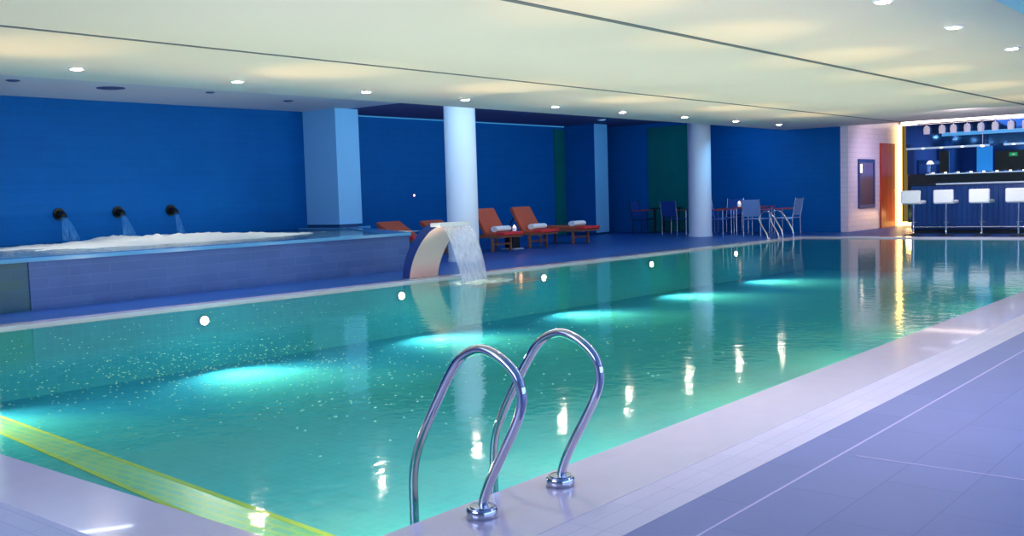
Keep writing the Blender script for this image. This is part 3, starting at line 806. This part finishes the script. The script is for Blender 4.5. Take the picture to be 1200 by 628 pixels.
t = thing('bar_counter', 'blue panelled bar counter with pale top edge and foot rail', 'bar counter', (25.25, 8.15, 0))
bm = bmesh.new(); bx(bm, .02, .8, -6, -.01, .10, 1.15); obj('body', bm, 'bar_blue', t)
bm = bmesh.new()
y = -.05
while y > -6: bx(bm, 0, .022, y - .10, y, .12, 1.14); y -= .115
obj('slat_front', bm, 'bar_blue', t)
boxobj('toe_kick', (.10, .75, -6, -.06, 0, .10), 'bar_dark', t)
boxobj('counter_top', (-.08, .86, -6, -.62, 1.165, 1.205), 'bar_top', t, bevel=.006)
boxobj('counter_end', (-.02, .84, -.62, .02, 1.15, 1.19), 'bar_dark', t, bevel=.006)
bm = bmesh.new(); tube(bm, [(-.14, -6, .16), (-.14, -.1, .16)], .022, 10)
for yy in (-.5, -1.6, -2.7, -3.8): tube(bm, [(-.14, yy, .16), (.05, yy, .16)], .014, 8)
obj('foot_rail', bm, 'steel', t, smooth=True)

sf = None
for k, (y, lab) in enumerate(((7.82, 'leftmost white bar stool at the blue counter'), (7.09, 'white bar stool, second from the left at the blue counter'), (6.32, 'white bar stool, third from the left at the blue counter'), (5.56, 'rightmost white bar stool at the blue counter'))):
    if sf is None:
        sf = t = thing('bar_stool', lab, 'bar stool', (24.25, y - .06, 0), 0, 'white bar stools')
        bm = bmesh.new(); lathe(bm, [(.20, .003), (.205, .012), (.19, .02), (.05, .035), (.03, .05)], 28); obj('base', bm, 'bronze', t, smooth=True)
        bm = bmesh.new(); lathe(bm, [(.022, .03), (.022, .74)], 16); obj('pole', bm, 'steel', t, smooth=True)
        bm = bmesh.new(); bx(bm, -.20, .24, -.22, .22, .735, .82); obj('seat', bm, 'white_leather', t, bevel=.03, seg=3)
        bm = bmesh.new(); bx(bm, -.24, -.15, -.22, .22, .75, 1.06); obj('backrest', bm, 'white_leather', t, bevel=.03, seg=3)
        bm = bmesh.new(); tube(bm, [(0, -.03, .3), (.16, -.1, .3), (.2, 0, .3), (.16, .1, .3), (0, .03, .3)], .010, 8); obj('footrest', bm, 'steel', t, smooth=True)
    else:
        dup(sf, (24.25, y - .06, 0), 0, lab)

# ------------------------------------------------------------------ room lights
def P(*a): return a
# cool wash on the blue walls
area('wash_back', (10, 14.2, HA - .08), (10, YW, 1.2), 42, (.25, .66, 1), 14, .4)
area('wash_lounge', (20, 14.4, HA - .08), (20, YW, .8), 90, (.22, .64, 1), 10, .4)
area('wash_end', (24.7, 12.5, HA - .12), (XE, 13, .8), 45, (.2, .6, 1), .4, 5)
area('spa_wash', (10, 16.9, .95), (10, YW, 1.35), 9, (.35, .85, 1), 5.5, .3)
for x in (7.5, 9.3, 11.1):
    spot('spa_spot', (x, 15.3, HA - .05), (x + .3, 15.5, .6), 85, (1, .96, .86), 60, 1, .04)
area('column_wash', (12.6, 12.0, HA - .1), (14.6, 14, 1.4), 48, (.5, .75, 1), 3, .3)
area('surround_wash', (8.5, 11.8, HA - .1), (8.8, 12.3, 0), 190, (.66, .74, 1), 8, .3)
area('aisle_wash', (17.5, 11.7, HA - .1), (17.5, 11.4, 0), 110, (.4, .65, 1), 9, .3)
# bar glow
point('bar_corner', (29.2, 9.4, .35), 26, (1, .55, .2), .15)
area('bar_fill', (27.0, 7.0, 2.9), (27.2, 7, 0), 70, (.7, .75, 1), 1.5, 5)
area('stool_fill', (22.5, 6.2, H - .05), (24.6, 6.6, .8), 110, (.9, .86, 1), .5, 4)
spot('tile_wall', (26.6, 8.0, 2.5), (27.3, 9.95, 1.4), 130, (1, .84, .94), 100, 1, .04)
# added violet and blue fill from around the camera
area('deck_fill', (6, 0.2, H - .06), (7.5, .6, 0), 330, (.76, .72, 1), 12, 1.6)
area('room_fill', (-4, 4.5, 2.4), (8, 8.5, .6), 200, (.45, .6, 1), 6, 1.5)
area('side_fill', (8, -4.7, 1.3), (8, 3, 1.7), 300, (.36, .56, 1), 20, 2.0)  # added blue side fill for the ceiling and deck, out of view

area('near_wash', (.6, 4.2, H - .06), (1.6, 4.4, 0), 70, (.5, .64, 1), 2, 5)
w = bpy.data.worlds.new('World'); S.world = w; w.use_nodes = True
bg = w.node_tree.nodes['Background']; bg.inputs[0].default_value = (.30, .42, 1.0, 1); bg.inputs[1].default_value = .25

# ------------------------------------------------------------------ camera
cam = bpy.data.cameras.new('Camera'); co = bpy.data.objects.new('Camera', cam); C.objects.link(co); S.camera = co
yaw, pitch, roll = math.radians(39.5656), math.radians(-4.1817), math.radians(-1.7351)
f = Vector((math.cos(pitch) * math.cos(yaw), math.cos(pitch) * math.sin(yaw), math.sin(pitch)))
r = f.cross(Vector((0, 0, 1))).normalized(); u = r.cross(f)
r2 = math.cos(roll) * r + math.sin(roll) * u; u2 = -math.sin(roll) * r + math.cos(roll) * u
co.matrix_world = Matrix(((r2.x, u2.x, -f.x, 0), (r2.y, u2.y, -f.y, 0), (r2.z, u2.z, -f.z, 1.25), (0, 0, 0, 1)))
cam.sensor_width = 36; cam.lens = 1178.94 / 1200 * 36; cam.clip_start = .05; cam.clip_end = 200
